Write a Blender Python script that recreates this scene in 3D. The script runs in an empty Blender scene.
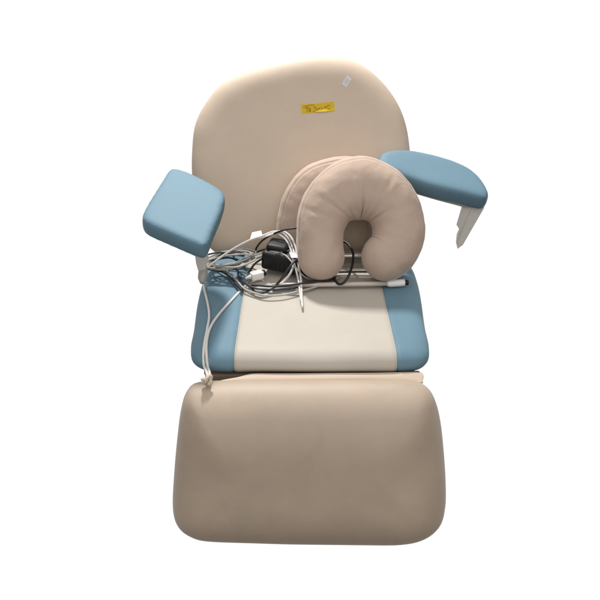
import bpy, bmesh, math, random
from mathutils import Vector, Matrix, noise
from mathutils.bvhtree import BVHTree

random.seed(4)
S = bpy.context.scene
COL = S.collection

# ------------------------------------------------------------------ camera
CAM = Vector((0.0, -1.455, 1.34))
PITCH = math.radians(30)
FOC = 653.0 / 600.0
cam_data = bpy.data.cameras.new("camera")
cam_data.sensor_width = 36.0
cam_data.lens = 36.0 * FOC
cam_data.clip_end = 100
cam = bpy.data.objects.new("camera", cam_data)
cam.location = CAM
cam.rotation_euler = (math.radians(90) - PITCH, 0, 0)
COL.objects.link(cam)
S.camera = cam
FWD = Vector((0, math.cos(PITCH), -math.sin(PITCH)))
UPV = Vector((0, math.sin(PITCH), math.cos(PITCH)))

# ------------------------------------------------------------------ world and lamp light
S.view_settings.view_transform = 'Standard'
S.view_settings.look = 'None'
S.view_settings.exposure = 0.0
S.view_settings.gamma = 1.0
world = bpy.data.worlds.new("World")
S.world = world
world.use_nodes = True
wt = world.node_tree
wt.nodes.clear()
w_out = wt.nodes.new('ShaderNodeOutputWorld')
w_bg = wt.nodes.new('ShaderNodeBackground')
w_tc = wt.nodes.new('ShaderNodeTexCoord')
# white background added as world light behind the chair (fixed in the room, not in the lens)
w_dot = wt.nodes.new('ShaderNodeVectorMath'); w_dot.operation = 'DOT_PRODUCT'
w_dot.inputs[1].default_value = Vector((0, 0.97, -0.243))
w_r = wt.nodes.new('ShaderNodeMapRange'); w_r.interpolation_type = 'SMOOTHSTEP'
w_r.inputs['From Min'].default_value = 0.27
w_r.inputs['From Max'].default_value = 0.45
# fill added to the world on the camera side: bright above, dark below
w_dot2 = wt.nodes.new('ShaderNodeVectorMath'); w_dot2.operation = 'DOT_PRODUCT'
w_dot2.inputs[1].default_value = Vector((0, -0.60, 0.80))
w_r2 = wt.nodes.new('ShaderNodeMapRange'); w_r2.interpolation_type = 'SMOOTHSTEP'
w_r2.inputs['From Min'].default_value = 0.28
w_r2.inputs['From Max'].default_value = 0.92
w_fill = wt.nodes.new('ShaderNodeMix'); w_fill.data_type = 'RGBA'
w_fill.inputs['A'].default_value = (0.05, 0.04, 0.03, 1)
w_fill.inputs['B'].default_value = (1.42, 1.40, 1.38, 1)
w_mix = wt.nodes.new('ShaderNodeMix'); w_mix.data_type = 'RGBA'
w_mix.inputs['B'].default_value = (1.02, 1.02, 1.02, 1)
L = wt.links.new
L(w_tc.outputs['Generated'], w_dot.inputs[0])
L(w_dot.outputs['Value'], w_r.inputs['Value'])
L(w_tc.outputs['Generated'], w_dot2.inputs[0])
L(w_dot2.outputs['Value'], w_r2.inputs['Value'])
L(w_r2.outputs['Result'], w_fill.inputs['Factor'])
L(w_fill.outputs['Result'], w_mix.inputs['A'])
L(w_r.outputs['Result'], w_mix.inputs['Factor'])
L(w_mix.outputs['Result'], w_bg.inputs['Color'])
w_bg.inputs['Strength'].default_value = 1.0
L(w_bg.outputs['Background'], w_out.inputs['Surface'])


def area_lamp(name, loc, target, size, power, col):
    ld = bpy.data.lights.new(name, 'AREA')
    ld.shape = 'DISK'
    ld.size = size
    ld.energy = power
    ld.color = col
    o = bpy.data.objects.new(name, ld)
    o.location = loc
    o.rotation_euler = (Vector(target) - Vector(loc)).to_track_quat('-Z', 'Y').to_euler()
    COL.objects.link(o)
    return o


area_lamp("ceiling_lamp", (-0.30, 1.28, 2.51), (0.02, -0.02, 0.5), 0.24, 70, (1.0, 0.982, 0.958))


# ------------------------------------------------------------------ projection of measured points to real planes
def ray(px, py):
    return FWD + Vector((1, 0, 0)) * ((px - 300) / 653.0) + UPV * ((300 - py) / 653.0)


def on_plane(px, py, o, n):
    r = ray(px, py)
    t = (Vector(o) - CAM).dot(n) / r.dot(n)
    return CAM + r * t


def at_z(px, py, z):
    return on_plane(px, py, (0, 0, z), Vector((0, 0, 1)))


def at_y(px, py, y):
    return on_plane(px, py, (0, y, 0), Vector((0, 1, 0)))


# ------------------------------------------------------------------ object helpers
def empty(name, loc, label, cat, group=None):
    o = bpy.data.objects.new(name, None)
    COL.objects.link(o)
    o.location = loc
    o.empty_display_size = 0.05
    tag(o, label, cat, group)
    return o


def tag(o, label, cat=None, group=None):
    o['label'] = label
    if cat:
        o['category'] = cat
    if group:
        o['group'] = group
    return o


def world_origin(o):
    v = Vector((0, 0, 0))
    while o is not None:
        v = v + o.location
        o = o.parent
    return v


def link(name, bm, mat, parent=None, smooth=True, loc=None):
    """bm is in world space; the object's origin goes to loc (or its own middle)."""
    if loc is None:
        cs = [v.co for v in bm.verts]
        loc = Vector((sum(c.x for c in cs), sum(c.y for c in cs), sum(c.z for c in cs))) / max(1, len(cs))
    loc = Vector(loc)
    bmesh.ops.translate(bm, vec=-loc, verts=bm.verts)
    bmesh.ops.recalc_face_normals(bm, faces=bm.faces)
    me = bpy.data.meshes.new(name)
    bm.to_mesh(me)
    bm.free()
    for p in me.polygons:
        p.use_smooth = smooth
    me.materials.append(mat)
    o = bpy.data.objects.new(name, me)
    COL.objects.link(o)
    if parent:
        o.parent = parent
        o.location = loc - world_origin(parent)
    else:
        o.location = loc
    return o


def catmull(pts, per=8, closed=False):
    pts = [Vector(p) for p in pts]
    n = len(pts)
    out = []
    rng = range(n) if closed else range(n - 1)
    for i in rng:
        if closed:
            p0, p1, p2, p3 = pts[(i - 1) % n], pts[i], pts[(i + 1) % n], pts[(i + 2) % n]
        else:
            p1, p2 = pts[i], pts[i + 1]
            p0 = pts[i - 1] if i > 0 else p1 * 2 - p2
            p3 = pts[i + 2] if i + 2 < n else p2 * 2 - p1
        for k in range(per):
            t = k / per
            out.append(0.5 * ((2 * p1) + (p2 - p0) * t + (2 * p0 - 5 * p1 + 4 * p2 - p3) * t * t
                              + (3 * p1 - p0 - 3 * p2 + p3) * t ** 3))
    if not closed:
        out.append(pts[-1].copy())
    return out


def resample_closed(pts, n):
    m = len(pts)
    cum = [0]
    for i in range(m):
        cum.append(cum[-1] + (pts[(i + 1) % m] - pts[i]).length)
    tot = cum[-1]
    out = []
    j = 0
    for k in range(n):
        d = tot * k / n
        while cum[j + 1] < d:
            j += 1
        f = (d - cum[j]) / max(1e-9, cum[j + 1] - cum[j])
        out.append(pts[j].lerp(pts[(j + 1) % m], f))
    return out


def tube(bm, path, r, seg=10, taper=None):
    rings = []
    n = len(path)
    ref = Vector((0.13, 0.2, 0.97)).normalized()
    for i, p in enumerate(path):
        a = path[max(0, i - 1)]
        b = path[min(n - 1, i + 1)]
        t = (b - a)
        if t.length < 1e-9:
            t = Vector((0, 0, 1))
        t.normalize()
        u = ref - t * ref.dot(t)
        if u.length < 1e-4:
            u = t.orthogonal()
        u.normalize()
        ref = u
        v = t.cross(u)
        rr = r * (taper(i / (n - 1)) if taper else 1.0)
        rings.append([bm.verts.new(p + u * (rr * math.cos(2 * math.pi * k / seg)) + v * (rr * math.sin(2 * math.pi * k / seg))) for k in range(seg)])
    for i in range(n - 1):
        for k in range(seg):
            bm.faces.new((rings[i][k], rings[i][(k + 1) % seg], rings[i + 1][(k + 1) % seg], rings[i + 1][k]))
    bm.faces.new(rings[0][::-1])
    bm.faces.new(rings[-1])
    return bm


def pad(outline, o, U, V, N, T, inset, crown=0.0, n=200, edge_n=26, inner=14, back_crown=0.0, wob=0.0, seed=0.0, corner_soft=3, crown_pow=2.2, spine=0.9, rim_pow=2.8):
    """Upholstered pad: a closed outline (plane coordinates), fully rounded rim of thickness T, crowned face."""
    P = resample_closed(catmull([Vector((a, b)) for a, b in outline], 12, True), n)
    area = sum(P[i].x * P[(i + 1) % n].y - P[(i + 1) % n].x * P[i].y for i in range(n))
    if area < 0:
        P.reverse()
    # spine of the pad: a middle segment toward which the rim rings and the face rings shrink
    g = Vector((sum(p.x for p in P) / n, sum(p.y for p in P) / n))
    sxx = sum((p.x - g.x) ** 2 for p in P); syy = sum((p.y - g.y) ** 2 for p in P)
    sxy = sum((p.x - g.x) * (p.y - g.y) for p in P)
    ang = 0.5 * math.atan2(2 * sxy, sxx - syy)
    ax = Vector((math.cos(ang), math.sin(ang)))
    pr = Vector((-ax.y, ax.x))
    la = [(p - g).dot(ax) for p in P]
    lp = [(p - g).dot(pr) for p in P]
    g = g + ax * (max(la) + min(la)) / 2 + pr * (max(lp) + min(lp)) / 2
    half, wid = (max(la) - min(la)) / 2, (max(lp) - min(lp)) / 2
    seg = max(0.0, half - wid * spine)
    spn = []
    for p in P:
        q = (p - g).dot(ax)
        spn.append(g + ax * (seg * math.tanh(q / max(seg, 1e-6)) if seg > 1e-5 else 0.0))

    def step(d):
        return [P[i] + (spn[i] - P[i]).normalized() * min(d, 0.9 * (spn[i] - P[i]).length) for i in range(n)]
    U, V, N, o = Vector(U), Vector(V), Vector(N), Vector(o)
    bm = bmesh.new()

    def mk(rp):
        vs = []
        for q, h in rp:
            w = 0.0
            if wob:
                w = wob * noise.noise(Vector((q.x * 7 + seed, q.y * 7, h * 5)))
            vs.append(bm.verts.new(o + U * q.x + V * q.y + N * (h + w)))
        return vs
    rings = []
    prof = []                                       # (inset, drop) from the outermost edge to the face
    for k in range(edge_n + 1):
        th = math.pi / 2 * (1 - k / edge_n)
        u = math.sin(th)
        prof.append((inset * (1 - u), (1 - min(1.0, u) ** rim_pow) ** 0.5))
    curves = [P]
    for k in range(1, edge_n + 1):
        curves.append(step(prof[k][0]))
    base = curves[-1]
    Rh = T / 2
    for k in range(1, inner + 1):
        s = (k - 1) / (inner - 1)
        rings.append(mk([(spn[i] + (base[i] - spn[i]) * s, crown * (1 - s ** crown_pow)) for i in range(n)]))
    for k in range(edge_n - 1, -1, -1):
        rings.append(mk([(q, -Rh + Rh * prof[k][1]) for q in curves[k]]))
    for k in range(1, edge_n + 1):
        rings.append(mk([(q, -Rh - Rh * prof[k][1]) for q in curves[k]]))
    for k in range(inner - 1, 0, -1):
        s = (k - 1) / (inner - 1)
        rings.append(mk([(spn[i] + (base[i] - spn[i]) * s, -T - back_crown * (1 - s * s)) for i in range(n)]))
    for a, b in zip(rings, rings[1:]):
        for i in range(n):
            bm.faces.new((a[i], a[(i + 1) % n], b[(i + 1) % n], b[i]))
    bmesh.ops.recalc_face_normals(bm, faces=bm.faces)
    return bm


def plane_outline(pix, o, n, U, V):
    out = []
    for px, py in pix:
        p = on_plane(px, py, o, n) - Vector(o)
        out.append((p.dot(U), p.dot(V)))
    return out


def prism(poly, depth_vec, bevel=0.001):
    bm = bmesh.new()
    a = [bm.verts.new(p) for p in poly]
    b = [bm.verts.new(Vector(p) + Vector(depth_vec)) for p in poly]
    m = len(a)
    bm.faces.new(a)
    bm.faces.new(b[::-1])
    for i in range(m):
        bm.faces.new((a[i], b[i], b[(i + 1) % m], a[(i + 1) % m]))
    bmesh.ops.recalc_face_normals(bm, faces=bm.faces)
    if bevel:
        bmesh.ops.bevel(bm, geom=bm.edges[:], offset=bevel, segments=2, affect='EDGES', profile=0.6)
    return bm


def box(size, M, bevel=0.003, seg=3):
    bm = bmesh.new()
    bmesh.ops.create_cube(bm, size=1)
    bmesh.ops.scale(bm, vec=size, verts=bm.verts)
    if bevel:
        bmesh.ops.bevel(bm, geom=bm.edges[:], offset=bevel, segments=seg, affect='EDGES', profile=0.5)
    bmesh.ops.transform(bm, matrix=M, verts=bm.verts)
    return bm


def bvh_of(objs):
    vs, fs = [], []
    for o in objs:
        off = world_origin(o)
        k = len(vs)
        vs += [v.co + off for v in o.data.vertices]
        fs += [[i + k for i in p.vertices] for p in o.data.polygons]
    return BVHTree.FromPolygons(vs, fs)


# ------------------------------------------------------------------ materials
def mat_new(name):
    m = bpy.data.materials.new(name)
    m.use_nodes = True
    nt = m.node_tree
    b = nt.nodes['Principled BSDF']
    return m, nt, b


def vinyl(name, col, rough=0.5, mott=0.07, grain=0.22, smudge=None, spec=0.35):
    m, nt, b = mat_new(name)
    tc = nt.nodes.new('ShaderNodeTexCoord')
    n1 = nt.nodes.new('ShaderNodeTexNoise')
    n1.inputs['Scale'].default_value = 6.0
    n1.inputs['Detail'].default_value = 6.0
    n1.inputs['Roughness'].default_value = 0.6
    nt.links.new(tc.outputs['Object'], n1.inputs['Vector'])
    mr = nt.nodes.new('ShaderNodeMapRange')
    mr.inputs['From Min'].default_value = 0.3
    mr.inputs['From Max'].default_value = 0.7
    mr.inputs['To Min'].default_value = 1 - mott
    mr.inputs['To Max'].default_value = 1 + mott * 0.5
    nt.links.new(n1.outputs['Fac'], mr.inputs['Value'])
    mul = nt.nodes.new('ShaderNodeVectorMath'); mul.operation = 'SCALE'
    mul.inputs[0].default_value = col
    nt.links.new(mr.outputs['Result'], mul.inputs['Scale'])
    last = mul.outputs['Vector']
    if smudge:
        # worn streaks: stretched noise kept only where it peaks
        mp = nt.nodes.new('ShaderNodeMapping')
        mp.inputs['Scale'].default_value = smudge['scale']
        mp.inputs['Rotation'].default_value = (0, smudge.get('rot', 0.5), 0)
        nt.links.new(tc.outputs['Object'], mp.inputs['Vector'])
        n2 = nt.nodes.new('ShaderNodeTexNoise')
        n2.inputs['Scale'].default_value = 5.0
        n2.inputs['Detail'].default_value = 5.0
        n2.inputs['Distortion'].default_value = 0.6
        nt.links.new(mp.outputs['Vector'], n2.inputs['Vector'])
        r2 = nt.nodes.new('ShaderNodeMapRange')
        r2.inputs['From Min'].default_value = 0.58
        r2.inputs['From Max'].default_value = 0.74
        r2.inputs['To Max'].default_value = smudge.get('amt', 0.35)
        nt.links.new(n2.outputs['Fac'], r2.inputs['Value'])
        mx = nt.nodes.new('ShaderNodeMix'); mx.data_type = 'RGBA'
        nt.links.new(r2.outputs['Result'], mx.inputs['Factor'])
        nt.links.new(last, mx.inputs['A'])
        mx.inputs['B'].default_value = (*[c * 0.62 for c in col], 1)
        last = mx.outputs['Result']
    nt.links.new(last, b.inputs['Base Color'])
    rr = nt.nodes.new('ShaderNodeMapRange')
    rr.inputs['To Min'].default_value = rough - 0.08
    rr.inputs['To Max'].default_value = rough + 0.1
    nt.links.new(n1.outputs['Fac'], rr.inputs['Value'])
    nt.links.new(rr.outputs['Result'], b.inputs['Roughness'])
    b.inputs['Specular IOR Level'].default_value = spec
    v = nt.nodes.new('ShaderNodeTexVoronoi')
    v.inputs['Scale'].default_value = 700
    nt.links.new(tc.outputs['Object'], v.inputs['Vector'])
    n3 = nt.nodes.new('ShaderNodeTexNoise')
    n3.inputs['Scale'].default_value = 14
    n3.inputs['Detail'].default_value = 3
    nt.links.new(tc.outputs['Object'], n3.inputs['Vector'])
    bp = nt.nodes.new('ShaderNodeBump')
    bp.inputs['Strength'].default_value = grain
    bp.inputs['Distance'].default_value = 0.0006
    nt.links.new(v.outputs['Distance'], bp.inputs['Height'])
    bp2 = nt.nodes.new('ShaderNodeBump')
    bp2.inputs['Strength'].default_value = 0.25
    bp2.inputs['Distance'].default_value = 0.004
    nt.links.new(n3.outputs['Fac'], bp2.inputs['Height'])
    nt.links.new(bp.outputs['Normal'], bp2.inputs['Normal'])
    nt.links.new(bp2.outputs['Normal'], b.inputs['Normal'])
    return m


def fabric(name, col):
    m, nt, b = mat_new(name)
    tc = nt.nodes.new('ShaderNodeTexCoord')
    n1 = nt.nodes.new('ShaderNodeTexNoise'); n1.inputs['Scale'].default_value = 9; n1.inputs['Detail'].default_value = 5
    nt.links.new(tc.outputs['Object'], n1.inputs['Vector'])
    mr = nt.nodes.new('ShaderNodeMapRange')
    mr.inputs['From Min'].default_value = 0.3; mr.inputs['From Max'].default_value = 0.7
    mr.inputs['To Min'].default_value = 0.93; mr.inputs['To Max'].default_value = 1.04
    nt.links.new(n1.outputs['Fac'], mr.inputs['Value'])
    mul = nt.nodes.new('ShaderNodeVectorMath'); mul.operation = 'SCALE'; mul.inputs[0].default_value = col
    nt.links.new(mr.outputs['Result'], mul.inputs['Scale'])
    nt.links.new(mul.outputs['Vector'], b.inputs['Base Color'])
    b.inputs['Roughness'].default_value = 0.82
    b.inputs['Specular IOR Level'].default_value = 0.2
    b.inputs['Sheen Weight'].default_value = 0.28
    b.inputs['Sheen Roughness'].default_value = 0.4
    n2 = nt.nodes.new('ShaderNodeTexNoise'); n2.inputs['Scale'].default_value = 900; n2.inputs['Detail'].default_value = 2
    nt.links.new(tc.outputs['Object'], n2.inputs['Vector'])
    bp = nt.nodes.new('ShaderNodeBump'); bp.inputs['Strength'].default_value = 0.25; bp.inputs['Distance'].default_value = 0.0008
    nt.links.new(n2.outputs['Fac'], bp.inputs['Height'])
    n3 = nt.nodes.new('ShaderNodeTexNoise'); n3.inputs['Scale'].default_value = 22; n3.inputs['Detail'].default_value = 4
    n3.inputs['Distortion'].default_value = 0.8
    nt.links.new(tc.outputs['Object'], n3.inputs['Vector'])
    bp2 = nt.nodes.new('ShaderNodeBump'); bp2.inputs['Strength'].default_value = 0.35; bp2.inputs['Distance'].default_value = 0.006
    nt.links.new(n3.outputs['Fac'], bp2.inputs['Height'])
    nt.links.new(bp.outputs['Normal'], bp2.inputs['Normal'])
    nt.links.new(bp2.outputs['Normal'], b.inputs['Normal'])
    return m


def plain(name, col, rough=0.5, metal=0.0, spec=0.4, var=0.08, scale=60, bump=0.1):
    m, nt, b = mat_new(name)
    tc = nt.nodes.new('ShaderNodeTexCoord')
    n1 = nt.nodes.new('ShaderNodeTexNoise'); n1.inputs['Scale'].default_value = scale; n1.inputs['Detail'].default_value = 4
    nt.links.new(tc.outputs['Object'], n1.inputs['Vector'])
    mr = nt.nodes.new('ShaderNodeMapRange')
    mr.inputs['To Min'].default_value = 1 - var; mr.inputs['To Max'].default_value = 1 + var
    nt.links.new(n1.outputs['Fac'], mr.inputs['Value'])
    mul = nt.nodes.new('ShaderNodeVectorMath'); mul.operation = 'SCALE'; mul.inputs[0].default_value = col
    nt.links.new(mr.outputs['Result'], mul.inputs['Scale'])
    nt.links.new(mul.outputs['Vector'], b.inputs['Base Color'])
    b.inputs['Roughness'].default_value = rough
    b.inputs['Metallic'].default_value = metal
    b.inputs['Specular IOR Level'].default_value = spec
    bp = nt.nodes.new('ShaderNodeBump'); bp.inputs['Strength'].default_value = bump; bp.inputs['Distance'].default_value = 0.0006
    nt.links.new(n1.outputs['Fac'], bp.inputs['Height'])
    nt.links.new(bp.outputs['Normal'], b.inputs['Normal'])
    return m


BEIGE = (0.54, 0.438, 0.345)
M_beige = vinyl('beige_vinyl', BEIGE, 0.62, spec=0.25, smudge=dict(scale=(0.8, 0.8, 2.6), amt=0.10, rot=0.4))
M_leg = vinyl('shaded_worn_beige_vinyl', (0.425, 0.338, 0.258), 0.55, mott=0.10, spec=0.5, smudge=dict(scale=(2.2, 2.2, 0.5), amt=0.30, rot=0.7))  # leg rest's shade put into the darker base; the streaks are wear
M_seat = vinyl('cream_vinyl', (0.44, 0.405, 0.35), 0.52, mott=0.05, spec=0.25)
M_blue = vinyl('blue_vinyl', (0.122, 0.212, 0.272), 0.6, mott=0.06, spec=0.22)
M_fabric = fabric('peach_microfibre', (0.46, 0.35, 0.282))
M_board = plain('beige_board', (0.50, 0.46, 0.40), 0.5)
M_dark_board = plain('shaded_beige_board', (0.20, 0.15, 0.11), 0.7)  # shade under the seat put into a beige board's colour
M_bracket = plain('grey_painted_steel', (0.56, 0.54, 0.50), 0.4, spec=0.5)
M_steel = plain('brushed_steel', (0.62, 0.59, 0.55), 0.3, metal=1.0, var=0.05)
M_rod = plain('grey_rod_enamel', (0.46, 0.41, 0.36), 0.35, spec=0.5)
M_white = plain('white_plastic', (0.74, 0.73, 0.71), 0.4, var=0.03)
M_black = plain('black_plastic', (0.009, 0.009, 0.010), 0.5, var=0.2, spec=0.3)
M_black_cord = plain('black_rubber', (0.016, 0.016, 0.018), 0.45, var=0.2)
M_navy_cord = plain('navy_rubber', (0.028, 0.036, 0.05), 0.45, var=0.2)
M_grey_cord = plain('grey_cable_jacket', (0.36, 0.345, 0.32), 0.45, var=0.1)
M_dgrey_cord = plain('dark_grey_cable_jacket', (0.15, 0.148, 0.14), 0.45, var=0.15)
M_pale_cord = plain('pale_grey_cable_jacket', (0.56, 0.54, 0.51), 0.42, var=0.06)
M_white_cord = plain('off_white_cable_jacket', (0.66, 0.63, 0.60), 0.42, var=0.05)
M_cream_cord = plain('cream_cord', (0.52, 0.46, 0.36), 0.7, var=0.12)
M_yellow = plain('yellow_paper', (0.92, 0.70, 0.03), 0.55, var=0.05, scale=200)
M_paper = plain('white_paper', (0.88, 0.87, 0.90), 0.55, var=0.03, scale=200)
M_ink = plain('dark_ink', (0.20, 0.13, 0.02), 0.6)
M_grey_ink = plain('faded_violet_ink', (0.36, 0.33, 0.42), 0.6)

# ------------------------------------------------------------------ the chair
X, Y, Z = Vector((1, 0, 0)), Vector((0, 1, 0)), Vector((0, 0, 1))
SEAT_Z = 0.50
chair = empty('treatment_chair', (0.02, 0.05, 0.0),
              'reclining beige and blue vinyl treatment chair with rounded back, two arm pads and leg rest', 'chair')

# backrest: reclined 25 degrees
BA = math.radians(25)
B_V = Vector((0, math.sin(BA), math.cos(BA)))
B_N = Vector((0, -math.cos(BA), math.sin(BA)))
B_O = Vector((0, 0.30, 0.53))
back_px = [(192, 150), (195, 125), (205, 104), (222, 83.5), (246, 70.5), (272, 63), (300, 57.2), (326, 55.6), (349, 59), (368, 69),
           (385, 85), (398, 104), (406, 125), (410, 150), (411, 176), (409, 203), (404, 228), (395, 245), (380, 252), (340, 253.5),
           (300, 254.5), (250, 257), (227, 257), (212, 250), (203, 236), (196, 205), (192, 176)]
bm = pad(plane_outline(back_px, B_O - B_N * 0.035, B_N, X, B_V), B_O, X, B_V, B_N, 0.080, 0.080, crown=0.0, rim_pow=2.5, wob=0.0016, n=240, inner=20)
backrest = link('backrest', bm, M_beige, chair)

# seat: beige middle with blue side panels, cut along two seams from one pad
seat_out = [(-0.262, -0.10), (-0.259, -0.17), (-0.245, -0.222), (-0.20, -0.243), (-0.08, -0.247), (0.12, -0.247), (0.25, -0.243), (0.292, -0.222),
            (0.306, -0.17), (0.311, -0.08), (0.322, 0.04), (0.328, 0.14), (0.324, 0.24), (0.29, 0.315), (0.18, 0.345), (0.02, 0.35), (-0.14, 0.345),
            (-0.235, 0.315), (-0.265, 0.245), (-0.272, 0.14), (-0.270, 0.02)]
SEAM_L, SEAM_R = -0.150, 0.221


def seat_piece(lo, hi):
    bm = pad(seat_out, (0, 0, SEAT_Z - 0.006), X, Y, Z, 0.060, 0.070, crown=0.0, rim_pow=2.8, wob=0.0015, n=240, inner=18)

    def seam_shift(y, s):            # the seams bow outward at the front and the back
        return s * 0.010 * max(0.0, (-0.12 - y) / 0.12) ** 1.5
    for s, c in ((-1, SEAM_L), (1, SEAM_R)):
        for d in (-0.008, -0.004, 0, 0.004, 0.008):
            g = bm.verts[:] + bm.edges[:] + bm.faces[:]
            bmesh.ops.bisect_plane(bm, geom=g, plane_co=(c + d, 0, 0), plane_no=(1, 0, 0))
    bm.normal_update()
    for v in bm.verts:
        for c in (SEAM_L, SEAM_R):
            d = abs(v.co.x - c)
            if d < 0.0075:
                v.co -= v.normal * 0.0028 * (1 - d / 0.0075)
    for co, no in ((lo, (-1, 0, 0)), (hi, (1, 0, 0))):
        if co is not None:
            g = bm.verts[:] + bm.edges[:] + bm.faces[:]
            bmesh.ops.bisect_plane(bm, geom=g, plane_co=(co, 0, 0), plane_no=no, clear_outer=True)
    return bm


seat = link('seat', seat_piece(SEAM_L, SEAM_R), M_seat, chair)
side_a = link('side_panel', seat_piece(None, SEAM_L), M_blue, seat)
side_b = link('side_panel', seat_piece(SEAM_R, None), M_blue, seat)
tag(side_a, 'blue vinyl side panel under the cables')
tag(side_b, 'blue vinyl side panel partly shaded by the cushion')
seat_bvh = bvh_of([seat, side_a, side_b])
for c, sgn in ((SEAM_L, 1), (SEAM_R, -1)):
    path = []
    for k in range(60):
        a = -0.15 + k / 59 * 3.4
        # walk over the top and round the front rim
        if k < 44:
            y = 0.24 - k / 43 * 0.44
            h = seat_bvh.ray_cast(Vector((c + sgn * 0.002, y, 1)), Vector((0, 0, -1)))
        else:
            z = 0.494 - (k - 43) / 16 * 0.05
            h = seat_bvh.ray_cast(Vector((c + sgn * 0.002, -1, z)), Vector((0, 1, 0)))
        if h[0] is not None:
            path.append(h[0] + h[1] * 0.0004)
    link('piping', tube(bmesh.new(), path, 0.0016, 8), M_seat, seat)

# board and mechanism under the seat
bm = box((0.50, 0.46, 0.02), Matrix.Translation((0.022, 0.03, 0.4165)), 0.004)
link('seat_board', bm, M_dark_board, chair)
bm = box((0.50, 0.02, 0.06), Matrix.Translation((0.03, -0.225, 0.405)), 0.004)
link('front_rail', bm, M_dark_board, chair)
bm = bmesh.new()
tube(bm, [Vector((0.02, 0.06, z)) for z in (0.03, 0.1, 0.2, 0.3, 0.406)], 0.055, 28)
link('pedestal', bm, M_bracket, chair)
bm = box((0.36, 0.36, 0.03), Matrix.Translation((0.02, 0.10, 0.015)), 0.008)
link('base_plate', bm, M_bracket, chair)
for sx in (-0.16, 0.20):             # hinge straps between seat board and backrest
    bm = bmesh.new()
    tube(bm, catmull([(sx, 0.20, 0.40), (sx, 0.33, 0.42), (sx, 0.41, 0.53), (sx, 0.455, 0.63)], 6), 0.014, 12)
    link('hinge_strap', bm, M_bracket, chair)

# leg rest
LA = math.radians(80)
L_D = Vector((0, -math.cos(LA), -math.sin(LA)))
L_N = Vector((0, -math.sin(LA), math.cos(LA)))
L_O = Vector((0, -0.405, 0.40))
leg_z = [(75, 48), (53, 64), (42, 98), (34, 160), (28, 230), (26, 290), (34, 324), (56, 345), (95, 357), (200, 363), (300, 366), (400, 367),
         (482, 365), (530, 352), (560, 325), (570, 288), (571, 245), (568, 190), (562, 130), (553, 88), (539, 60), (512, 45), (450, 42), (300, 43), (150, 44)]
leg_px = [(160 + a / 2, 360 + (b + max(0, 70 - b) * 0.22 - max(0, b - 280) * 0.09) / 2) for a, b in leg_z]
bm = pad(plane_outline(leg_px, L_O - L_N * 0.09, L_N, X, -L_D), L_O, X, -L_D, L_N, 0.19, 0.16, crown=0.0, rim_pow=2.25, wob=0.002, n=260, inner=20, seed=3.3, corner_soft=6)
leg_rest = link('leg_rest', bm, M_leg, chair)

# loose vinyl flap bridging seat and leg rest
flap = []
F_O = Vector((0, -0.30, 0.437))
F_N = Vector((0, -0.35, 0.937)).normalized()
F_V = Vector((0, 0.937, 0.35)).normalized()
flap_px = [(214, 383), (222, 380), (238, 377), (252, 373.5), (275, 373), (320, 372.5), (370, 372), (415, 371.5), (423, 373), (423, 379), (418, 383), (370, 383), (300, 384), (235, 385)]
bm = pad(plane_outline(flap_px, F_O, F_N, X, F_V), F_O, X, F_V, F_N, 0.007, 0.0035, crown=0.004, wob=0.003, n=180, inner=6, edge_n=5, seed=8)
link('vinyl_flap', bm, M_beige, chair)


# arm pads
def soften(bm, voxel, its):
    bmesh.ops.triangulate(bm, faces=bm.faces[:])
    bmesh.ops.recalc_face_normals(bm, faces=bm.faces)
    me = bpy.data.meshes.new("soft")
    bm.to_mesh(me)
    bm.free()
    ob = bpy.data.objects.new("soft", me)
    COL.objects.link(ob)
    r = ob.modifiers.new("remesh", 'REMESH'); r.mode = 'VOXEL'; r.voxel_size = voxel
    sm = ob.modifiers.new("smooth", 'SMOOTH'); sm.factor = 0.5; sm.iterations = its
    dg = bpy.context.evaluated_depsgraph_get()
    ev = ob.evaluated_get(dg)
    out = bmesh.new()
    out.from_mesh(ev.to_mesh())
    ev.to_mesh_clear()
    bpy.data.objects.remove(ob)
    bpy.data.meshes.remove(me)
    out.normal_update()
    return out


def arm_pad(px_top, anchor, z, T, inset, label, seed, tilt=(0, 0), its=260):
    arm_n = Vector((tilt[0], tilt[1], 1)).normalized()
    U = Vector((1, 0, 0))
    U = (U - arm_n * U.dot(arm_n)).normalized()
    Vv = arm_n.cross(U)
    o = at_z(*anchor, z)
    out = plane_outline(px_top, o - arm_n * T * 0.4, arm_n, U, Vv)
    # a slab of the pad's outline, softened into an upholstered shape
    cx = sum(a for a, _ in out) / len(out)
    cy = sum(b for _, b in out) / len(out)
    ring = resample_closed(catmull([Vector((a, b)) for a, b in out], 8, True), 70)
    gro = []
    for q in ring:
        d = (q - Vector((cx, cy)))
        gro.append(q + d.normalized() * inset)
    top = [o + U * q.x + Vv * q.y for q in gro]
    bm = prism(top, -arm_n * T, 0)
    bm = soften(bm, 0.003, its)
    for v in bm.verts:
        v.co += v.normal * 0.0010 * noise.noise(v.co * 11 + Vector((seed, 0, 0)))
    p = link('armrest', bm, M_blue, chair)
    tag(p, label)
    small = [(cx + (a - cx) * 0.88, cy + (b - cy) * 0.86) for a, b in out]
    bm = pad(small, o - arm_n * (T - 0.004), U, Vv, arm_n, 0.012, 0.003, n=140, inner=6, edge_n=4)
    link('armrest_board', bm, M_board, p)
    return p


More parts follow.
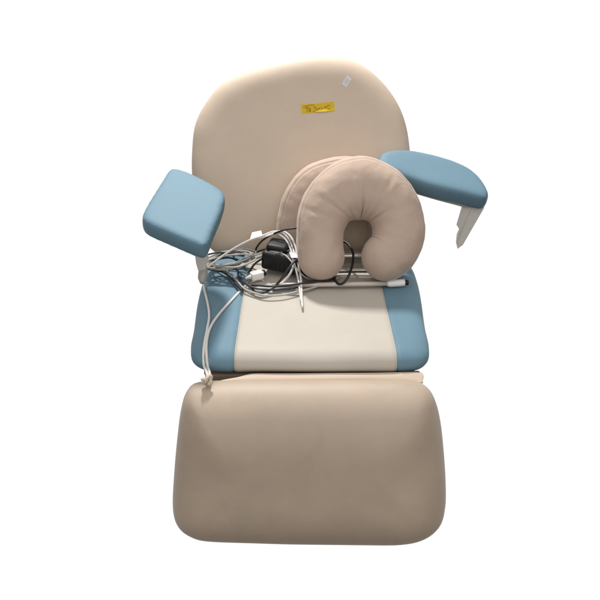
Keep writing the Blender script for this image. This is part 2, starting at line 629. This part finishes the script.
left_px = [(166.5, 179), (169, 175), (173, 173.2), (179, 174.2), (190, 178), (206, 186), (219, 194), (223, 198.5), (223, 204), (219, 217), (212, 235), (208.5, 245), (205.5, 249.5), (200, 249.5), (185, 243.5), (163, 234), (149, 227.5), (144.5, 223.5), (144, 218),
           (150, 207), (158.5, 193)]
arm_l = arm_pad(left_px, (184, 210), 0.735, 0.046, 0.0045, 'blue arm pad swung outward over the cable bundle', 1.0, tilt=(0.10, -0.10), its=130)
right_px = [(379, 165), (383, 158), (394, 155.5), (412, 156), (438, 162), (461, 170), (474, 178.5), (482, 188), (486, 196), (485.5, 200), (481, 202), (462, 197), (436, 190), (410, 182), (388, 174), (380, 170)]
arm_r = arm_pad(right_px, (410, 183), 0.735, 0.058, 0.008, 'blue arm pad raised beside the horseshoe cushions', 5.0, tilt=(0.0, -0.42))

# steel bracket hanging from the raised arm pad: an angle bar
brk_y = 0.21
outer = [(474, 203), (484.5, 207.5), (463, 245), (457.5, 249), (456.8, 245), (459.5, 238)]
bm = prism([at_y(x, y, brk_y) for x, y in outer], (0.0, 0.006, 0.0015), 0.001)
b1 = link('arm_bracket', bm, M_bracket, arm_r, smooth=False)
inner_f = [(465, 203.5), (474.3, 203.5), (460.5, 237), (457, 246.5), (456.2, 243), (457.5, 236), (460, 231), (457.6, 227)]
fr = [at_y(x, y, brk_y) for x, y in inner_f]
bm = bmesh.new()
poly = [fr[0] + Vector((0, 0.018, 0)), fr[1] + Vector((0, 0.0005, 0)), fr[2] + Vector((0, 0.0005, 0)), fr[3] + Vector((0, 0.002, 0)), fr[4] + Vector((0, 0.004, 0)), fr[5] + Vector((0, 0.01, 0)), fr[6] + Vector((0, 0.011, 0)), fr[7] + Vector((0, 0.015, 0))]
bm = prism(poly, (0.001, 0.005, 0), 0.0008)
link('bracket_flange', bm, M_bracket, arm_r, smooth=False)
# short steel post under the other arm pad
pl = [(190, 219), (203, 217), (206, 250), (208, 262), (205, 270), (198, 271), (196, 264)]
bm = prism([at_y(x, y, 0.07) for x, y in pl], (0.0, 0.02, 0.004), 0.002)
link('arm_bracket', bm, M_bracket, arm_l, smooth=False)

# stickers on the backrest, laid onto its curved face
back_bvh = bvh_of([backrest])


def on_back(px, py, off):
    r = ray(px, py).normalized()
    h = back_bvh.ray_cast(CAM, r)
    return h[0] + h[1] * off


def sticker(name, corners, mat, nx=24, ny=8, lift=None, th=0.0004):
    bm = bmesh.new()
    g = []
    for j in range(ny + 1):
        row = []
        for i in range(nx + 1):
            u, v = i / nx, j / ny
            a = Vector(corners[0]).lerp(Vector(corners[1]), u)
            b = Vector(corners[3]).lerp(Vector(corners[2]), u)
            q = a.lerp(b, v)
            row.append(bm.verts.new(on_back(q.x, q.y, 0.0007 + (lift(u, v) if lift else 0))))
        g.append(row)
    for j in range(ny):
        for i in range(nx):
            bm.faces.new((g[j][i], g[j][i + 1], g[j + 1][i + 1], g[j + 1][i]))
    r = bmesh.ops.solidify(bm, geom=bm.faces[:], thickness=th)
    return link(name, bm, mat, backrest, smooth=False)


def stroke(bm, pts, r=0.0009):
    path = [on_back(x, y, 0.0013) for x, y in pts]
    tube(bm, catmull(path, 5), r, 6)


Yc = [(301.2, 104.6), (334.0, 101.6), (334.6, 111.0), (301.4, 113.6)]
lift = lambda u, v: 0.004 * max(0, v - 0.62) / 0.38 * math.exp(-((u - 0.66) / 0.2) ** 2)
ylab = sticker('yellow_sticker', Yc, M_yellow, lift=lift)
tag(ylab, 'yellow paper sticker with dark handwriting')


def ypt(u, v):
    a = Vector(Yc[0]).lerp(Vector(Yc[1]), u)
    b = Vector(Yc[3]).lerp(Vector(Yc[2]), u)
    q = a.lerp(b, v)
    return (q.x, q.y)


def glyphs(bm, items, r):
    for st in items:
        stroke(bm, [ypt(*p) for p in st], r)


bm = bmesh.new()
# two small printed lines
for row, (v0, u0, u1) in enumerate(((0.17, 0.06, 0.40), (0.36, 0.06, 0.20))):
    u = u0
    while u < u1:
        k = random.random()
        hgt = 0.055
        if k < 0.35:
            st = [(u, v0 - hgt), (u, v0 + hgt)]
        elif k < 0.7:
            st = [(u, v0 + hgt), (u + 0.012, v0 - hgt), (u + 0.02, v0 + hgt)]
        else:
            st = [(u, v0 - hgt), (u + 0.016, v0 - hgt), (u + 0.012, v0 + hgt)]
        stroke(bm, [ypt(*p) for p in st], 0.00035)
        u += 0.028
link('printed_line', bm, M_ink, ylab)
bm = bmesh.new()
glyphs(bm, [
    # 7
    [(0.13, 0.46), (0.20, 0.45), (0.16, 0.88)],
    # 8
    [(0.275, 0.50), (0.235, 0.52), (0.24, 0.62), (0.28, 0.72), (0.27, 0.86), (0.235, 0.86), (0.235, 0.74), (0.275, 0.62), (0.278, 0.50)],
    # J
    [(0.37, 0.40), (0.45, 0.38)], [(0.42, 0.40), (0.415, 0.75), (0.385, 0.88), (0.345, 0.80)],
    # o
    [(0.475, 0.56), (0.455, 0.66), (0.475, 0.74), (0.505, 0.66), (0.48, 0.56)],
    # n
    [(0.525, 0.56), (0.528, 0.74)], [(0.528, 0.64), (0.55, 0.55), (0.568, 0.62), (0.57, 0.74)],
    # i
    [(0.60, 0.56), (0.603, 0.74)], [(0.60, 0.44), (0.602, 0.47)],
    # c
    [(0.665, 0.58), (0.635, 0.58), (0.63, 0.70), (0.668, 0.72)],
    # C
    [(0.87, 0.38), (0.81, 0.32), (0.77, 0.46), (0.785, 0.66), (0.84, 0.70), (0.88, 0.62)],
    # t
    [(0.715, 0.36), (0.715, 0.72)], [(0.69, 0.50), (0.745, 0.48)],
], 0.00065)
link('handwriting', bm, M_ink, ylab)
Wc = [(347.2, 75.0), (351.8, 79.0), (346.2, 87.8), (341.6, 84.0)]
wlab = sticker('white_sticker', Wc, M_paper, nx=8, ny=12)
tag(wlab, 'small tilted white sticker with faint writing')
bm = bmesh.new()
for t in (0.3, 0.45, 0.6):
    a = Vector(Wc[0]).lerp(Vector(Wc[3]), t) + Vector((1.0, 0.9))
    b = Vector(Wc[1]).lerp(Vector(Wc[2]), t) - Vector((1.2, 1.0))
    stroke(bm, [a, a.lerp(b, 0.3) + Vector((0.2, -0.4)), a.lerp(b, 0.6) + Vector((-0.2, 0.4)), b], 0.0002)
link('faint_writing', bm, M_grey_ink, wlab)


# ------------------------------------------------------------------ horseshoe cushions
def horseshoe(px_line, base, n, depth, name, label, creases, seed):
    """Stuffed horseshoe: a tube of changing radius swept along a bent centre line, closed by round ends."""
    n = Vector(n).normalized()
    U = X
    V = n.cross(U) * -1
    if V.z < 0:
        V = -V
    ctr = []
    for px, py, r in px_line:
        p = on_plane(px, py, base, n)
        t = (p - CAM).dot(FWD)
        ctr.append((p, r * t / 653.0))
    pts = catmull([c[0] for c in ctr], 14)
    rad = [v.x for v in catmull([Vector((c[1], 0, 0)) for c in ctr], 14)]
    m = len(pts)
    SEG = 112
    # cap rings before and after
    rows = []
    t0 = (pts[1] - pts[0]).normalized()
    t1 = (pts[-1] - pts[-2]).normalized()
    CAPN = 12
    for k in range(CAPN, 0, -1):
        a = math.pi / 2 * k / CAPN
        rows.append((pts[0] - t0 * rad[0] * math.sin(a) * 0.98, max(0.02, math.cos(a)) ** 0.95, rad[0], t0, 0.0))
    for i in range(m):
        a = pts[max(0, i - 2)]
        b = pts[min(m - 1, i + 2)]
        rows.append((pts[i], 1.0, rad[i], (b - a).normalized(), i / (m - 1)))
    for k in range(1, CAPN + 1):
        a = math.pi / 2 * k / CAPN
        rows.append((pts[-1] + t1 * rad[-1] * math.sin(a) * 0.98, max(0.02, math.cos(a)) ** 0.95, rad[-1], t1, 1.0))
    bm = bmesh.new()
    rings = []
    for ri, (p, sc, r, t, s) in enumerate(rows):
        side = n.cross(t).normalized()        # points to the outer side of the bend or the inner one
        ring = []
        for k in range(SEG):
            th = 2 * math.pi * k / SEG
            c, sn = math.cos(th), math.sin(th)
            a = r * abs(c) ** 0.92 * (1 if c >= 0 else -1)
            b = depth * abs(sn) ** 0.92 * (1 if sn >= 0 else -1)
            q = p + side * (a * sc) + n * (b * sc)
            d = 0.0
            # seam running along the outer side, a little toward the face
            ds = th - SEAM_TH
            d -= 0.0026 * math.exp(-(ds / 0.035) ** 2) * sc
            d += 0.0012 * math.exp(-((abs(ds) - 0.09) / 0.05) ** 2) * sc
            for cs, amp, w, thc, thw in creases:
                x = (s - cs) / w
                y = (th - thc) / thw
                if abs(x) < 4 and abs(y) < 3:
                    d -= amp * math.exp(-x * x) * math.exp(-y * y)
                    d += amp * 0.4 * math.exp(-((abs(x) - 1.9) / 1.0) ** 2) * math.exp(-y * y)
            d += 0.0022 * noise.noise(q * 16 + Vector((seed, 0, 0))) + 0.0012 * noise.noise(q * 42 + Vector((0, seed, 0)))
            nn = (side * (c / max(r, 1e-4)) + n * (sn / depth)).normalized()
            ring.append(bm.verts.new(q + nn * d))
        rings.append(ring)
    for a, b in zip(rings, rings[1:]):
        for k in range(SEG):
            bm.faces.new((a[k], a[(k + 1) % SEG], b[(k + 1) % SEG], b[k]))
    bm.faces.new(rings[0][::-1])
    bm.faces.new(rings[-1])
    lo = min(v.co.z for v in bm.verts)
    o = link(name, bm, M_fabric)
    tag(o, label, 'cushion', 'beige horseshoe cushions')
    return o


SEAM_TH = math.radians(32)
line1 = [(321, 257, 23.5), (319.8, 240, 23.5), (321.5, 222, 24.5), (329, 205, 27), (342, 193.5, 30), (359, 188.5, 31.5), (376, 192.5, 30), (390, 204, 27.5),
         (397.5, 221, 26), (398, 238, 26), (393, 250, 25.5), (386, 257, 24.5)]
# (position along the bend, depth, width, angle round the tube, angular reach)
cre = [(0.475, 0.0055, 0.012, 2.35, 0.62), (0.60, 0.0018, 0.014, 2.55, 0.5), (0.66, 0.0026, 0.012, 2.5, 0.45), (0.33, 0.0020, 0.012, 2.6, 0.5), (0.40, 0.0010, 0.014, 2.3, 0.5),
       (0.54, 0.0009, 0.011, 2.2, 0.6), (0.27, 0.0018, 0.012, 1.7, 0.6), (0.21, 0.0018, 0.010, 1.2, 0.5), (0.43, 0.0016, 0.01, 1.2, 0.35), (0.57, 0.0014, 0.01, 1.25, 0.4)]
N1 = Vector((0, -math.cos(math.radians(26)), math.sin(math.radians(26))))
N1r = N1.copy()
cush1 = horseshoe(line1, (0, 0.082, 0.50), N1, 0.070, 'horseshoe_cushion',
                  'front beige horseshoe cushion standing upright on the seat, its opening facing down', cre, 1.7)
N2 = Vector((0.10, -math.cos(math.radians(19)), math.sin(math.radians(19)))).normalized()
line2 = [(305, 252, 22), (302, 238, 25), (303, 221, 26), (309, 204, 27), (319, 192, 28), (334, 186, 28), (350, 185, 28), (366, 188, 28), (380, 197, 27), (390, 211, 26),
         (393, 226, 25), (391, 240, 24)]
cush2 = horseshoe(line2, (0, 0.262, 0.50), N2, 0.046, 'horseshoe_cushion',
                  'rear beige horseshoe cushion leaning on the backrest, mostly hidden behind the other', [], 6.1)

# ------------------------------------------------------------------ rods on the seat
rod = empty('metal_rod', at_z(345, 285, SEAT_Z + 0.007),
            'thin grey metal rod with white end grip lying across the seat before the cushions', 'rod')
pa, pb = at_z(272, 285.4, SEAT_Z + 0.008), at_z(387, 283.6, SEAT_Z + 0.008)
bm = tube(bmesh.new(), [pa.lerp(pb, k / 6) for k in range(7)], 0.0062, 20)
link('shaft', bm, M_rod, rod)
pc, pd = pb, at_z(404.5, 282.6, SEAT_Z + 0.008)
bm = tube(bmesh.new(), [pc.lerp(pd, k / 10) for k in range(11)], 0.0098, 24, taper=lambda t: 0.72 + 0.28 * min(1, t * 6) - 0.10 * max(0, t - 0.8) * 5)
link('grip', bm, M_white, rod)
pe = at_z(408, 282.4, SEAT_Z + 0.008)
bm = tube(bmesh.new(), [pd.lerp(pe, k / 3) for k in range(4)], 0.0074, 20)
link('end_cap', bm, M_black, rod)
bm = bmesh.new()
ra, rb = at_z(322, 256, SEAT_Z + 0.012), at_z(372, 255.4, SEAT_Z + 0.012)
tube(bm, [ra.lerp(rb, k / 6) for k in range(7)], 0.009, 20)
rail = link('chrome_tube', bm, M_steel)
tag(rail, 'short chrome tube lying at the back of the seat, seen through the cushion opening', 'tube')

# ------------------------------------------------------------------ black power adapter
ad_c = at_z(289, 272, SEAT_Z)
adapter = empty('power_adapter', ad_c, 'black plastic power adapter with white label among the cables on the seat', 'adapter')
AR = Matrix.Translation(ad_c + Vector((-0.004, 0.006, 0.036))) @ Matrix.Rotation(math.radians(-14), 4, 'Z') @ Matrix.Rotation(math.radians(5), 4, 'Y')
bm = box((0.132, 0.072, 0.054), AR, 0.010, 4)
link('case', bm, M_black, adapter)
bm = box((0.058, 0.056, 0.020), AR @ Matrix.Translation((-0.030, 0.006, 0.034)), 0.0085, 4)
link('raised_lid', bm, M_black, adapter)
bm = box((0.034, 0.040, 0.0012), AR @ Matrix.Translation((0.026, -0.014, 0.0280)) @ Matrix.Rotation(math.radians(24), 4, 'Z'), 0.0004, 1)
link('label', bm, M_paper, adapter, smooth=False)
for k in range(5):
    bm = box((0.003, 0.002, 0.026), AR @ Matrix.Translation((-0.036 + k * 0.012, -0.0365, -0.002)), 0.0007, 1)
    link('rib', bm, M_black, adapter)
bm = bmesh.new()
p0 = AR @ Vector((0.05, -0.012, -0.006))
p1 = AR @ Vector((0.078, -0.018, -0.012))
tube(bm, [p0.lerp(p1, k / 6) for k in range(7)], 0.0085, 14, taper=lambda t: 1 - 0.45 * t)
link('strain_relief', bm, M_black, adapter)

# white plug
pc = at_z(257, 280.5, SEAT_Z)
plug = empty('cable_plug', pc, 'small white plug with a black socket lying inside the black cable loop', 'plug')
PR = Matrix.Translation(pc + Vector((0, 0.004, 0.014))) @ Matrix.Rotation(math.radians(28), 4, 'Z')
bm = box((0.036, 0.022, 0.022), PR, 0.004, 3)
link('plug_body', bm, M_white, plug)
bm = bmesh.new()
q0, q1 = PR @ Vector((0.012, -0.002, 0.002)), PR @ Vector((0.023, -0.002, 0.004))
tube(bm, [q0, q0.lerp(q1, 0.5), q1], 0.0088, 18)
link('socket', bm, M_black, plug)
bm = bmesh.new()
q0, q1 = PR @ Vector((-0.016, 0, 0)), PR @ Vector((-0.034, 0.002, -0.003))
tube(bm, [q0.lerp(q1, k / 5) for k in range(6)], 0.0065, 14, taper=lambda t: 1 - 0.4 * t)
link('strain_relief', bm, M_pale_cord, plug)


# ------------------------------------------------------------------ cables
def zpt(p):
    if len(p) == 3 and not isinstance(p[2], str):
        return at_z(p[0], p[1], SEAT_Z + p[2])
    if p[2] == 'y':
        return at_y(p[0], p[1], p[3])
    if p[2] == 's':                                # rests on the seat
        h = seat_bvh.ray_cast(CAM, ray(p[0], p[1]).normalized())
        return h[0] + h[1] * p[3] if h[0] is not None else at_y(p[0], p[1], -0.25)


def cable(name, pts, r, mat, label=None, cat='cable', group='loose cables on the seat', parent=None, per=8):
    path = catmull([zpt(p) for p in pts], per)
    bm = tube(bmesh.new(), path, r, 10)
    o = link(name, bm, mat, parent)
    if label:
        tag(o, label, cat, group)
    return o


arch = cable('grey_cable', [(203, 272, .018), (212, 264, .040), (230, 251, .066), (248, 241, .088), (262, 236, .098), (275, 231.5, .10), (285, 235, .09), (292, 246, .072), (294.5, 259, .055),
                            (291, 272, .034), (284, 281, .014), (275, 287, .007), (262, 291, .005)], 0.0030, M_pale_cord,
             'pale grey cable arching up from the arm post and down over the black adapter')
bmt = bmesh.new()
tg = [at_y(x, y, yy) for x, y, yy in ((249.5, 240.5, .245), (252, 232.8, .262), (261.2, 230.8, .262), (263, 237.4, .245))]
bmt = prism(tg, (0.0, 0.0015, 0.0005), 0.0003)
ctag = link('cable_tag', bmt, M_paper, arch, smooth=False)
tag(ctag, 'white paper tag folded round the cable')
cable('white_cable', [(262, 237.5, .094), (271, 234.5, .098), (281, 231, .102), (290, 236, .094), (295.5, 247, .075), (297, 258, .055), (299, 268, .038), (301, 280, .018), (301.5, 293, .006), (302.3, 307, .005)], 0.0030, M_white_cord,
      'off-white cable with a free end hanging forward beside the front cushion')
cable('white_cable', [(268, 233, .097), (276, 233.5, .096), (285, 239, .086), (290.5, 249, .07), (293, 260, .055), (296, 270, .036), (298.5, 281, .018), (300, 293, .009), (301, 301, .005)], 0.0027, M_pale_cord,
      'second pale cable running tight beside the free white cable end')
cable('black_cable', [(306, 226, .118), (296, 228, .118), (284, 230, .112), (273, 234, .098), (263, 240, .08), (257, 247, .055), (254, 255, .03), (251, 262, .008)], 0.0028, M_black_cord,
      'black cable curving from behind the cushions down past the white tag')
cable('black_cable', [(303, 254, .062), (294, 262, .062), (289, 268, .054), (282, 278, .03), (275, 286, .010), (266, 292, .006), (257, 292.5, .006), (251, 287, .006), (248.5, 279, .009), (250.5, 270, .018),
                      (257, 262, .032), (268, 256.5, .052), (280, 255, .064)], 0.0030, M_black_cord,
      'black cable forming the round loop about the white plug')
cable('black_cable', [(239, 277, .006), (247, 284, .006), (260, 285.5, .008), (275, 286.5, .010), (292, 284.8, .018), (304, 283.0, .020), (318, 281.5, .016), (334, 279.5, .012)], 0.0032, M_black_cord,
      'black cable running level across the seat under the adapter')
cable('navy_cable', [(232, 254, .022), (237, 262, .014), (238, 272, .006), (240, 279, .005), (245, 283, .012), (254, 288, .012), (264, 289.3, .012), (277, 289.5, .006), (296, 287.5, .004), (316, 283, .003), (336, 278, .003)], 0.0028, M_navy_cord,
      'dark navy cable dropping from the grey coil and bending along the seam')
cable('dark_grey_cable', [(206, 268.5, .014), (214, 270, .010), (223, 272, .005), (230, 277, .005), (236, 284, .005), (242, 290, .006)], 0.0034, M_black_cord,
      'dark cable lying on the blue panel below the grey one')
cable('grey_cable', [(208, 267, .022), (216, 268, .014), (224, 270, .009), (231.5, 274.5, .006), (238, 282, .006), (244, 288.5, .006), (253, 292.5, .005), (265, 295.5, .005), (282, 295, .005), (298, 291.5, .005), (312, 288, .004), (326, 283, .003), (340, 277, .003)], 0.0030, M_grey_cord,
      'grey cable lying from the blue panel across the cream seat in front of the rod')
cable('black_cable', [(226, 270, .010), (214, 268.5, .014), (205, 266, .020), (201.3, 261, .03), (203, 256.5, .038), (210, 254, .04), (220, 252.5, .04), (231, 254, .032), (244, 256, .022)], 0.0026, M_black_cord,
      'thin black cable looped round the arm post')
cable('thin_grey_cable', [(236, 264, .03), (247, 259, .04), (258, 254, .052), (270, 251.5, .066), (283, 254, .064), (291, 261, .058), (297, 269, .045), (305, 277, .02), (314, 280, .006)], 0.0022, M_grey_cord,
      'thin grey cable passing over the top of the black adapter')
cable('thin_grey_cable', [(232, 270, .014), (243, 265, .024), (254, 259.5, .035), (266, 255.5, .054), (278, 253, .066), (291, 250.5, .066), (306, 253, .058), (318, 258, .05)], 0.0022, M_dgrey_cord,
      'thin dark grey cable rising from the coil to the adapter lid')
cable('thin_black_cable', [(240, 262, .012), (250, 256, .03), (261, 250.5, .05), (272, 247.5, .066), (280, 247, .07), (294, 246.5, .068), (310, 250, .06)], 0.0024, M_black_cord,
      'thin black cable rising behind the adapter lid')


def coil(cx, cy, ax, ay, rot, turns, r, mat, label, seed, h0):
    rnd = random.Random(seed)
    pts = []
    steps = 14
    for k in range(int(turns * steps) + 1):
        a = 2 * math.pi * k / steps
        jx = 1 + 0.2 * math.sin(a / turns * 1.3 + seed) + rnd.uniform(-.08, .08)
        jy = 1 + 0.4 * math.sin(a / turns * 2.1 + seed * 2) + rnd.uniform(-.14, .14)
        u, v = ax * jx * math.cos(a), ay * jy * math.sin(a)
        px = cx + u * math.cos(rot) - v * math.sin(rot)
        py = cy + u * math.sin(rot) + v * math.cos(rot)
        pts.append((px, py, max(0.005, h0 + 0.010 * math.sin(a * 1.0 + 1.2) + 0.006 * math.sin(a / turns + seed))))
    return cable('coiled_cable', pts, r, mat, label, 'cable', 'coiled cables', per=5)


coil(229, 260, 24, 6.5, math.radians(-9), 5, 0.0028, M_grey_cord, 'mid grey cable coiled in flat turns beside the arm post', 1.0, .030)
coil(229, 260, 23, 6.0, math.radians(-16), 2.6, 0.0027, M_dgrey_cord, 'darker grey cable in loose tilted loops over the flat grey coil', 2.3, .034)
coil(226, 264, 16, 5.0, math.radians(4), 2, 0.0025, M_navy_cord, 'dark navy cable coiled low under the grey coil', 4.0, .018)

# cord seen through the cushion opening
cable('black_cable', [(340, 240, 'y', .22), (348, 244, 'y', .20), (353, 253, 'y', .16), (352.5, 264, 'y', .12), (349, 275, 'y', .07), (344, 282.5, 'y', .055), (339, 284, 'y', .06), (335.5, 281, 'y', .075), (334, 276, 'y', .10)],
      0.0035, M_black_cord, 'black cable hooking through the front cushion opening and over the rod')
cable('black_cable', [(318, 273, .003), (330, 272.3, .003), (345, 272, .003), (360, 271.8, .003), (378, 272, .003)], 0.0028, M_black_cord,
      'black cable lying straight across the seat between the cushion lobes')

# white cable pair falling over the seat edge, tied to a knot
wl = empty('tied_cable', at_z(203, 275, SEAT_Z + 0.02), 'off-white double cord falling over the seat edge to a knot on the leg rest', 'cable')
cable('cable_strand', [(202.5, 279, .016), (205, 290, 's', .004), (208, 304, 's', .0032), (209.5, 317, 's', .0032), (207.5, 330, 's', .0032), (205, 343, 's', .0032), (204, 354, 's', .0034), (204.5, 364, 's', .004), (206.5, 372, 'y', -.285), (208, 379, 'y', -.305)],
      0.0031, M_white_cord, parent=wl)
cable('cable_strand', [(246, 285.5, .008), (241, 291, 's', .0032), (231, 302, 's', .0032), (221, 313, 's', .0032), (213, 324, 's', .0032), (208.8, 334, 's', .0045), (206.8, 345, 's', .0040), (207, 356, 's', .0034), (208.3, 366, 's', .004), (209.5, 373, 'y', -.285), (209.5, 380, 'y', -.305)],
      0.0034, M_white_cord, parent=wl)
kc = at_y(207, 380.5, -0.312)
kp = []
for k in range(40):
    a = 2 * math.pi * k / 20
    kp.append(kc + Vector((0.0075 * math.cos(a) * (1 + .3 * math.sin(3 * a)), 0.005 * math.sin(2.5 * a), 0.0085 * math.sin(a * 1.5) + 0.002 * math.cos(a))))
link('knot', tube(bmesh.new(), catmull(kp, 3), 0.0040, 10), M_cream_cord, wl)
bm = bmesh.new()
g0, g1 = at_z(203.5, 266, SEAT_Z + 0.040), at_z(202, 283, SEAT_Z + 0.012)
tube(bm, [g0.lerp(g1, k / 12) for k in range(13)], 0.0125, 18, taper=lambda t: 0.82 + 0.18 * math.sin(min(1, t * 2.2) * math.pi / 2) - 0.55 * max(0, t - 0.72) / 0.28)
link('cable_sleeve', bm, M_grey_cord, wl)
